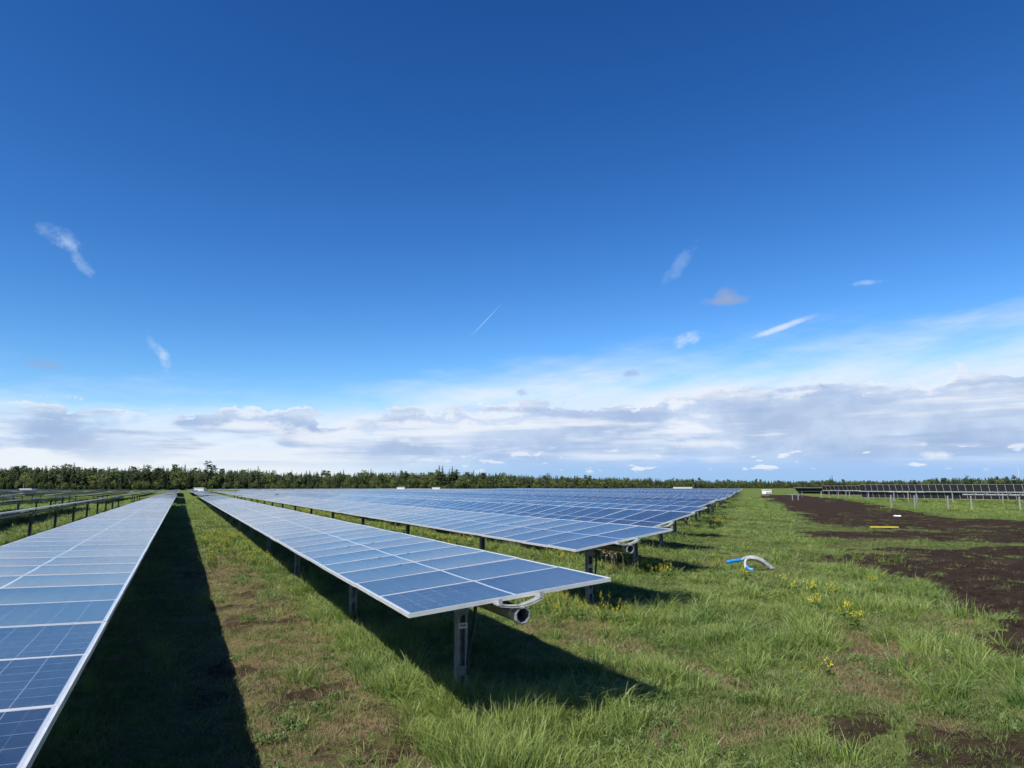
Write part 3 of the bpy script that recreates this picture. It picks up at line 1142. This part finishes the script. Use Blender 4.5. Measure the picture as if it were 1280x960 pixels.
# ------------------------------------------------------------------ forest
def leaf_faces(b, c, n, size, spread, rr, mi=0, flat=0.5):
    for _ in range(n):
        p = Vector(c) + Vector((rr.gauss(0, spread[0]), rr.gauss(0, spread[1]), rr.gauss(0, spread[2])))
        s = size * rr.uniform(0.6, 1.35)
        d = Vector((rr.gauss(0, 1), rr.gauss(0, 1), rr.gauss(0, flat))).normalized()
        e = d.cross(Vector((rr.gauss(0, 1), rr.gauss(0, 1), rr.gauss(0, 1)))).normalized()
        b.add([p - d * s, p - e * s * 0.55, p + d * s, p + e * s * 0.6], [(0, 1, 2, 3)], mi)


def tree_meshes(kind, seed):
    """crown and trunk meshes, about 1 unit = 1 metre"""
    rr = random.Random(seed)
    c, t = MB(), MB()
    if kind == 'spruce':
        H = rr.uniform(14, 19)
        r0 = H * rr.uniform(0.20, 0.27)
        z = H * rr.uniform(0.06, 0.15)
        while z < H - 0.3:
            k = (H - z) / H
            r = r0 * (k ** 0.85) * rr.uniform(0.75, 1.2)
            nb = max(4, int(11 * k ** 0.6))
            for i in range(nb):
                a = 2 * math.pi * (i + rr.random()) / nb
                rb = r * rr.uniform(0.7, 1.15)
                d = Vector((math.cos(a), math.sin(a), 0))
                s = Vector((-d.y, d.x, 0))
                p0 = Vector((0, 0, z + 0.2))
                p1 = d * rb + Vector((0, 0, z - rb * 0.35))
                w = max(0.25, rb * 0.42)
                mid = (p0 + p1) * 0.5 + Vector((0, 0, 0.15))
                c.add([p0, mid - s * w, p1, mid + s * w], [(0, 1, 2), (0, 2, 3)])
                c.add([p0 + Vector((0, 0, 0.5)), mid + d * rb * 0.1 + Vector((0, 0, -0.8 * w)), p1 + Vector((0, 0, 0.15)), mid + Vector((0, 0, 0.5 * w))], [(0, 1, 2, 3)])
            z += 0.45 + 0.55 * k
        c.add([(-0.12, 0, H - 0.8), (0.12, 0, H - 0.8), (0, 0, H + 0.5)], [(0, 1, 2)])
        t.tube([(0, 0, -0.3), (0, 0, H * 0.5), (0, 0, H - 0.5)], [0.2, 0.12, 0.03], 6)
    elif kind == 'pine':
        H = rr.uniform(16, 20)
        t.tube([(0, 0, -0.3), (rr.uniform(-.2, .2), 0, H * 0.5), (rr.uniform(-.3, .3), 0, H - 1)], [0.2, 0.15, 0.06], 6)
        zb = H * rr.uniform(0.25, 0.45)
        for _ in range(34):
            z = rr.uniform(zb, H)
            k = (z - zb) / (H - zb)
            r = 2.7 * math.sqrt(max(0.05, 1 - abs(k * 1.5 - 0.6) ** 1.6)) * rr.uniform(0.3, 1.0)
            a = rr.uniform(0, 6.283)
            q = (math.cos(a) * r, math.sin(a) * r, z)
            t.tube([(0, 0, z - 0.5), q], [0.06, 0.02], 4)
            leaf_faces(c, q, 14, 0.62, (0.7, 0.7, 0.45), rr, flat=0.4)
    else:
        H = rr.uniform(11, 17)
        wr = H * rr.uniform(0.2, 0.28)
        zc, hz = H * 0.58, H * 0.42
        t.tube([(0, 0, -0.3), (rr.uniform(-.3, .3), 0, H * 0.45), (rr.uniform(-.5, .5), 0, H * 0.85)], [0.22, 0.15, 0.05], 6)
        for _ in range(44):
            while True:
                q = Vector((rr.uniform(-1, 1), rr.uniform(-1, 1), rr.uniform(-1, 1)))
                if 0.35 < q.length < 1: break
            up = 1.0 - 0.35 * max(0, q.z)
            p = Vector((q.x * wr * up, q.y * wr * up, zc + q.z * hz))
            if rr.random() < 0.35:
                t.tube([(0, 0, p.z - 1.6), p], [0.06, 0.02], 4)
            leaf_faces(c, p, 13, 0.66, (0.75, 0.75, 0.65), rr, flat=1.0)
    m = {'spruce': 'spruce', 'pine': 'pine', 'birch': 'birch'}[kind]
    return c.data('crown', [M[m]]), t.data('trunk', [M['barkpale' if kind == 'pine' else 'bark']]), c


VARS = {k: [tree_meshes(k, 40 * i + ord(k[0])) for i in range(5)] for k in ('spruce', 'pine', 'birch')}
EDGE = [(-260, 430), (0, 455), (160, 470), (330, 545), (450, 580), (560, 565), (640, 600), (720, 700), (800, 850), (900, 1060), (980, 1120), (1080, 1060), (1140, 1050), (1160, 800), (1220, 730), (1290, 740), (1500, 740)]


def edge_Y(px):
    for (a, ya), (b, yb) in zip(EDGE, EDGE[1:]):
        if a <= px <= b:
            return ya + (yb - ya) * (px - a) / (b - a)
    return EDGE[-1][1]


def forest():
    rt = random.Random(77)
    px, n = -30.0, 0
    while px < 1312 and n < 290:
        Y = edge_Y(px) + rt.uniform(-10, 14)
        u = rt.random()
        if px < 160: kind = 'spruce' if u < 0.66 else ('birch' if u < 0.88 else 'pine')
        elif px < 340: kind = 'pine' if u < 0.25 else ('spruce' if u < 0.8 else 'birch')
        elif px < 640: kind = 'spruce' if u < 0.60 else ('birch' if u < 0.93 else 'pine')
        else: kind = 'birch' if u < 0.45 else ('spruce' if u < 0.92 else 'pine')
        cr, tk, _ = rt.choice(VARS[kind])
        sc = rt.uniform(0.54, 0.74)
        for cx, sx, kx in ((97, 1.14, 'birch'), (190, 1.15, 'pine'), (236, 1.16, 'pine'), (270, 1.16, 'spruce'), (465, 1.2, 'birch'), (552, 1.25, 'birch'), (568, 1.2, 'birch'), (1027, 1.5, 'birch')):
            if abs(px - cx) < 6: sc = 0.74 * sx * rt.uniform(0.92, 1.04)
        sc *= 1.2 if px < 340 else (1.1 if px < 640 else (0.95 if px > 860 else 1.0))
        x, y = at(px, Y)
        e = bpy.data.objects.new({'spruce': 'spruce_tree', 'pine': 'pine_tree', 'birch': 'leafy_tree'}[kind], None)
        COL.objects.link(e)
        e.location = (x, y, 0)
        e.rotation_euler = (0, 0, rt.uniform(0, 6.28))
        e.scale = (sc * (rt.uniform(0.95, 1.25) if kind == 'spruce' else rt.uniform(1.1, 1.5)),) * 2 + (sc * (rt.uniform(0.95, 1.15) if kind == 'spruce' else 0.95),)
        where = 'left' if px < 340 else ('middle' if px < 800 else 'right')
        tag(e, {'spruce': 'dark pointed spruce', 'pine': 'tall bare-stemmed pine', 'birch': 'rounded light green leafy tree'}[kind] + ' in the ' + where + ' of the forest edge', 'tree',
            {'spruce': 'spruces', 'pine': 'pines', 'birch': 'leafy trees'}[kind] + ' of the forest edge, ' + where)
        link('crown', cr, e)
        link('trunk', tk, e)
        px += max(2.6, 4.4 * FPX / Y * rt.uniform(0.45, 0.9))
        n += 1
    # everything behind and beneath them, which reads as one mass
    src = [v[0] for k in ('spruce', 'pine', 'birch') for v in VARS[k]]
    pts, rot, scl, idx = [], [], [], []
    for _ in range(6000):
        px = rt.uniform(-60, 1340)
        Y = edge_Y(px) + 10 + rt.random() * 90
        kind = rt.choices((0, 1, 2), (0.64, 0.06, 0.30))[0]
        sc = rt.uniform(0.54, 0.78) * (1.2 if px < 340 else (1.1 if px < 640 else (0.95 if px > 860 else 1.0)))
        if rt.random() < 0.30:
            Y = edge_Y(px) - rt.uniform(2, 16)
            sc *= rt.uniform(0.24, 0.5)
            if kind == 1: kind = 2
        x, y = at(px, Y)
        pts.append((x, y, 0)); rot.append((0, 0, rt.uniform(0, 6.28))); scl.append((sc * 1.3, sc * 1.3, sc)); idx.append(kind * 5 + rt.randrange(5))
    gn_scatter('forest', pts, np.array(rot, 'f'), np.array(scl, 'f'), np.array(idx, 'i'), src, 'mass of mixed forest behind the front trees along the horizon', 'forest')


forest()

# ------------------------------------------------------------------ grass, weeds and flowers
def tuft(seed, n, h, spread, w, droop, m, tipw=0.15, segs=3, stems=None):
    rr = random.Random(seed)
    V, F, uv = [], [], []
    for _ in range(n):
        a = rr.uniform(0, 6.283)
        rad = spread * math.sqrt(rr.random())
        x, y = math.cos(a) * rad, math.sin(a) * rad
        da = a + rr.gauss(0, 0.9)
        hh = h * rr.uniform(0.45, 1.15)
        lean = droop * rr.uniform(0.2, 1.3)
        ww = w * rr.uniform(0.6, 1.3)
        sa = rr.uniform(0, 6.283)
        sx, sy = math.cos(sa), math.sin(sa)
        b = len(V)
        k = rr.random()
        for i in range(segs + 1):
            t = i / segs
            px = x + math.cos(da) * lean * hh * t * t
            py = y + math.sin(da) * lean * hh * t * t
            pz = hh * (t - 0.32 * min(1.2, lean) * t * t * t) - 0.01
            wd = ww * (1 - t) ** 0.6 * (1 - tipw) + 0.0004
            V += [(px - sx * wd, py - sy * wd, pz), (px + sx * wd, py + sy * wd, pz)]
        for i in range(segs):
            q = b + 2 * i
            F.append((q, q + 1, q + 3, q + 2))
            uv += [(k, i / segs), (k, i / segs), (k, (i + 1) / segs), (k, (i + 1) / segs)]
    return mesh('tuft', V, F, [m], None, True, uv)


def rosette(seed, n, r, m, ls=1.0):
    rr = random.Random(seed)
    V, F, uv = [], [], []
    for _ in range(n):
        a = rr.uniform(0, 6.283)
        d = rr.uniform(0.1, 1) * r
        L, w = ls * r * rr.uniform(0.25, 0.5), ls * r * rr.uniform(0.10, 0.2)
        z = rr.uniform(0.01, 0.06)
        c, s = math.cos(a), math.sin(a)
        b = len(V)
        for (l, ww, dz) in ((0, 0, 0), (0.5, -1, 0.02), (1, 0, 0.005), (0.5, 1, 0.02)):
            V.append((c * (d + l * L) - s * ww * w, s * (d + l * L) + c * ww * w, z + dz))
        F.append((b, b + 1, b + 2, b + 3))
        uv += [(0.5, 0), (0.5, .5), (0.5, 1), (0.5, .5)]
    return mesh('rosette', V, F, [m], None, False, uv)


def flower_mesh(seed, n, h, spread, heads):
    rr = random.Random(seed)
    b = MB()
    for _ in range(n):
        a = rr.uniform(0, 6.283)
        rad = spread * math.sqrt(rr.random())
        x, y = math.cos(a) * rad, math.sin(a) * rad
        hh = h * rr.uniform(0.6, 1.1)
        tx, ty = x + rr.gauss(0, 0.05), y + rr.gauss(0, 0.05)
        b.bar((x, y, 0), (tx, ty, hh), 0.006, 0.006, (1, 0, 0), 0)
        for q in range(3):
            z = hh * rr.uniform(0.2, 0.7)
            leaf_faces(b, (x, y, z), 1, 0.045, (0.02, 0.02, 0.01), rr, 0)
        leaf_faces(b, (tx, ty, hh), heads, 0.0085, (0.018, 0.018, 0.024), rr, 1, 1.0)
    return b


def sample(n0, rmin, rmax, power, half=44.0):
    """points over the field in front, thinning with distance: density n0 per m2 at 8 m"""
    out = []
    edges = np.geomspace(rmin, rmax, 28)
    for a, b in zip(edges, edges[1:]):
        rm = (a + b) / 2
        area = (b * b - a * a) / 2 * R(2 * half)
        d = n0 * min(1.0, (8.0 / rm) ** power)
        k = rng.poisson(d * area)
        r = np.sqrt(rng.uniform(a * a, b * b, k))
        t = np.radians(rng.uniform(-half, half, k))
        out.append(np.stack([r * np.sin(t), r * np.cos(t)], -1))
    return np.concatenate(out)


def scatter(name, P, keep, hscale, sources, label, cat, wide=1.0, tilt=0.08):
    u = rng.random(len(P)) < keep
    P, hs = P[u], hscale[u]
    n = len(P)
    z = ground_z(P[:, 0], P[:, 1])
    r = np.hypot(P[:, 0], P[:, 1])
    rot = np.stack([rng.normal(0, tilt, n), rng.normal(0, tilt, n), rng.uniform(0, 6.283, n)], -1).astype('f')
    wd = np.clip((r / 11.0) ** 0.62, 1.0, 4.5) * wide
    s = np.stack([wd, wd, hs], -1).astype('f')
    pts = np.stack([P[:, 0], P[:, 1], z], -1)
    idx = rng.integers(0, len(sources), n).astype('i')
    return gn_scatter(name, pts, rot, s, idx, sources, label, cat)


LUSH = [tuft(i, 34, 0.26, 0.13, 0.0042, 0.75, M['lush']) for i in range(5)]
TURF = [tuft(20 + i, 30, 0.075, 0.13, 0.0036, 0.8, M['turf'], segs=2) for i in range(4)]
STRAW = [tuft(40 + i, 22, 0.11, 0.15, 0.0026, 1.5, M['straw'], segs=2) for i in range(4)]
WEED = [rosette(60 + i, 60, 0.11, M['weed'], 0.5) for i in range(4)]
STALK = [tuft(80 + i, 5, 0.62, 0.10, 0.0022, 0.28, M['straw']) for i in range(3)]


LONG = [tuft(100 + i, 46, 0.52, 0.10, 0.0046, 1.05, M['lush'], segs=5) for i in range(3)]


def vegetation():
    P = sample(85, 3.6, 150, 1.22)
    x, y = P[:, 0], P[:, 1]
    soil, dry, lush = fields(x, y)
    r = np.hypot(x, y)
    o = x * HX + y * HY
    s_ = x * UX + y * UY
    # taller, uncut grass along the posts where the mower cannot reach
    strip = np.zeros(len(x))
    for k in range(-4, 8):
        oc = O0 + k * DO
        ok = (s_ > S0 + k * DS - 0.8)
        strip = np.maximum(strip, np.exp(-((o - oc + 0.5) / 0.55) ** 2) * ok)
    near_end = np.exp(-((x + 0.1) ** 2 + (y - 6.1) ** 2) / 0.7)
    clump = fbm(x, y, 1.5, 3, 170)
    hl = 0.30 + 0.70 * lush + 0.35 * strip + 0.6 * near_end + np.clip((clump - 0.5) * 2.6, -0.28, 0.8)
    hl *= rng.uniform(0.7, 1.25, len(x)) * (1 - 0.5 * np.clip(soil, 0, 1))
    keep = np.clip(lush * 1.6 + 0.55 * strip + near_end, 0, 1) * np.clip((0.78 - soil) / 0.40 + (fbm(x, y, 1.4, 3, 150) - 0.5) * 1.6, 0.10, 1)
    keep *= (1 - 0.75 * ((o > -0.6) & (o < 2.0) & (s_ < 60)))
    scatter('tall_grass', P, np.clip(keep, 0, 1), hl, LUSH, 'lush green grass growing over the field', 'grass')
    P = sample(110, 3.6, 70, 1.35)
    x, y = P[:, 0], P[:, 1]
    soil, dry, lush = fields(x, y)
    keep = np.clip(0.95 - dry * 0.75, 0.15, 1) * (1 - np.clip(soil * 1.25, 0, 0.96))
    scatter('short_turf', P, keep, rng.uniform(0.6, 1.5, len(P)), TURF, 'short mixed turf between the rows', 'grass')
    P = sample(60, 3.6, 60, 1.3)
    x, y = P[:, 0], P[:, 1]
    soil, dry, lush = fields(x, y)
    keep = np.clip(dry * 0.95, 0.05, 1) * (1 - 0.75 * (soil > 0.5))
    scatter('dry_grass', P, keep, rng.uniform(0.4, 1.3, len(P)), STRAW, 'flattened dry straw among the turf', 'grass')
    P = sample(26, 3.6, 45, 1.3)
    x, y = P[:, 0], P[:, 1]
    soil, dry, lush = fields(x, y)
    cl = fbm(x, y, 0.9, 3, 140)
    keep = np.clip((cl - 0.45) * 5, 0, 0.9) * (1 - np.clip(soil * 1.2, 0, 0.9))
    scatter('low_weeds', P, keep, rng.uniform(0.6, 1.4, len(P)), WEED, 'low broad-leaved weeds in patches', 'weeds', tilt=0.15)
    P = sample(3.0, 4.5, 70, 0.9)
    x, y = P[:, 0], P[:, 1]
    soil, dry, lush = fields(x, y)
    o, s_ = x * HX + y * HY, x * UX + y * UY
    strip = np.zeros(len(x))
    for k in range(-3, 6):
        strip = np.maximum(strip, np.exp(-((o - O0 - k * DO + 0.4) / 0.5) ** 2) * (s_ > S0 + k * DS))
    scatter('dead_stalks', P, np.clip(0.05 + 0.8 * strip, 0, 1) * (soil < 0.5), rng.uniform(0.5, 1.15, len(P)), STALK, 'thin dead stalks standing along the posts', 'stalks')
    tl = []
    for (px, py, n, sp) in ((560, 900, 9, 0.25), (640, 905, 12, 0.30), (690, 895, 7, 0.25), (760, 880, 6, 0.25), (610, 950, 8, 0.3), (840, 770, 8, 0.6), (930, 800, 10, 0.8), (1180, 850, 14, 0.7), (1230, 880, 12, 0.6), (1150, 800, 8, 0.7), (700, 745, 6, 0.4), (1000, 800, 8, 0.8), (572, 876, 7, 0.10), (588, 884, 5, 0.10), (1080, 700, 5, 0.9), (520, 860, 5, 0.2), (470, 800, 5, 0.3)):
        gx, gy = gp(px, py)
        for _ in range(n):
            tl.append((gx + rng.normal(0, sp), gy + rng.normal(0, sp * 0.7)))
    P = np.array(tl)
    scatter('long_grass', P, np.ones(len(P)), rng.uniform(0.45, 0.95, len(P)), LONG, 'long arching grass tufts left by the mower', 'grass', wide=0.9)
    # wildflowers in drifts along the alleys
    FL = [flower_mesh(160 + i, 7, 0.34, 0.16, 16).data('flowers', [M['weed'], M['petal']]) for i in range(3)]
    pts = []
    for (a0, a1, b0, b1, n) in ((0.9, 2.3, 20, 36, 46), (4.3, 5.9, 17, 60, 150), (5.2, 6.6, 9.5, 13, 26), (8.4, 9.8, 22, 60, 60), (-3.2, -1.6 - 1.0, 25, 60, 30)):
        for _ in range(n):
            w = W(rng.uniform(a0, a1), rng.uniform(b0, b1))
            pts.append((w.x, w.y))
    for (px, py, sp, n) in ((1170, 640, 3, 14), (1120, 628, 4, 24), (1256, 640, 2, 12), (1200, 628, 5, 24), (830, 714, 0.7, 12), (760, 706, 1.0, 16), (690, 702, 0.5, 8)):
        gx, gy = gp(px, py)
        for _ in range(n):
            pts.append((gx + rng.normal(0, sp), gy + rng.normal(0, sp)))
    P = np.array(pts)
    scatter('wildflowers', P, np.ones(len(P)), rng.uniform(0.7, 1.2, len(P)), FL, 'yellow wildflowers in drifts between the rows', 'flowers', wide=0.5)


vegetation()

CLUMPS = [(1010, 748, 'wide yellow flower clump in the green grass left of two smaller ones'), (1040, 752, 'yellow flower clump just right of the widest one'),
          (1021, 768, 'tight bright yellow flower clump below the widest one'), (1056, 780, 'pale yellow flower clump at the lower right of the group'),
          (1071, 790, 'small yellow flower clump lowest of the group in the grass'), (934, 728, 'bright yellow flower below the bundle of grey pipes'),
          (898, 661, 'large yellow flowering plant beside the stepped row ends'), (833, 722, 'yellow flower clump beyond the shadow of the second row'),
          (988, 740, 'sparse yellow flower clump left of the widest one'), (1095, 735, 'sparse yellow flowers on the grass tongue by the dark soil'), (1036, 845, 'single small yellow flower by the dry brown patch')]
for i, (px, py, lb) in enumerate(CLUMPS):
    x, y = gp(px, py)
    big = {0: 16, 2: 12, 6: 46}.get(i, 8)
    sp = {0: 0.30, 2: 0.07, 6: 0.42, 5: 0.06, 10: 0.04}.get(i, 0.16)
    hh = {6: 0.55, 10: 0.15}.get(i, 0.30)
    b = flower_mesh(500 + i, big if i != 10 else 3, hh, sp, 18)
    stems = MB()
    e = bpy.data.objects.new('flower_clump', None)
    COL.objects.link(e)
    e.location = (x, y, float(ground_z(np.array([x]), np.array([y]))[0]))
    tag(e, lb, 'flowers', 'yellow flower clumps')
    for mi, nm, mm in ((0, 'stems', 'weed'), (1, 'petals', 'petal')):
        fs = [f for f, m_ in zip(b.f, b.m) if m_ == mi]
        use = sorted({k for f in fs for k in f})
        mp = {k: j for j, k in enumerate(use)}
        c = link(nm, mesh(nm, [b.v[k] for k in use], [tuple(mp[k] for k in f) for f in fs], [M[mm]]), e)
        c['kind'] = 'stuff'


def dead_plant(px, py, label, n, h):
    """dry stems with fluffy brown seed heads"""
    rr = random.Random(px)
    x, y = gp(px, py)
    e = bpy.data.objects.new('dead_plant', None)
    COL.objects.link(e)
    e.location = (x, y, 0)
    tag(e, label, 'dead plant', 'dead plants under the second row')
    for i in range(n):
        hx, hy = rr.uniform(-0.35, 0.35), rr.uniform(-0.2, 0.2)
        hh = h * rr.uniform(0.75, 1.1)
        b = MB().tube([(hx, hy, 0), (hx + rr.gauss(0, 0.02), hy, hh * 0.6), (hx + rr.gauss(0, 0.05), hy, hh)], [0.006, 0.005, 0.004], 4)
        st = link('stem', b.data('stem', [M['straw']]), e)
        c = MB()
        for q in range(7):
            leaf_faces(c, (hx + rr.gauss(0, 0.02), hy, hh - 0.03 * q), 7, 0.035, (0.03, 0.03, 0.02), rr)
        link('seed_head', c.data('seed_head', [M['seed']]), st)


dead_plant(773, 716, 'dead brown stalks with fluffy heads under the tube end of the second row', 9, 0.75)
dead_plant(752, 714, 'few dead brown stalks left of the fluffy ones under the second row', 4, 0.70)
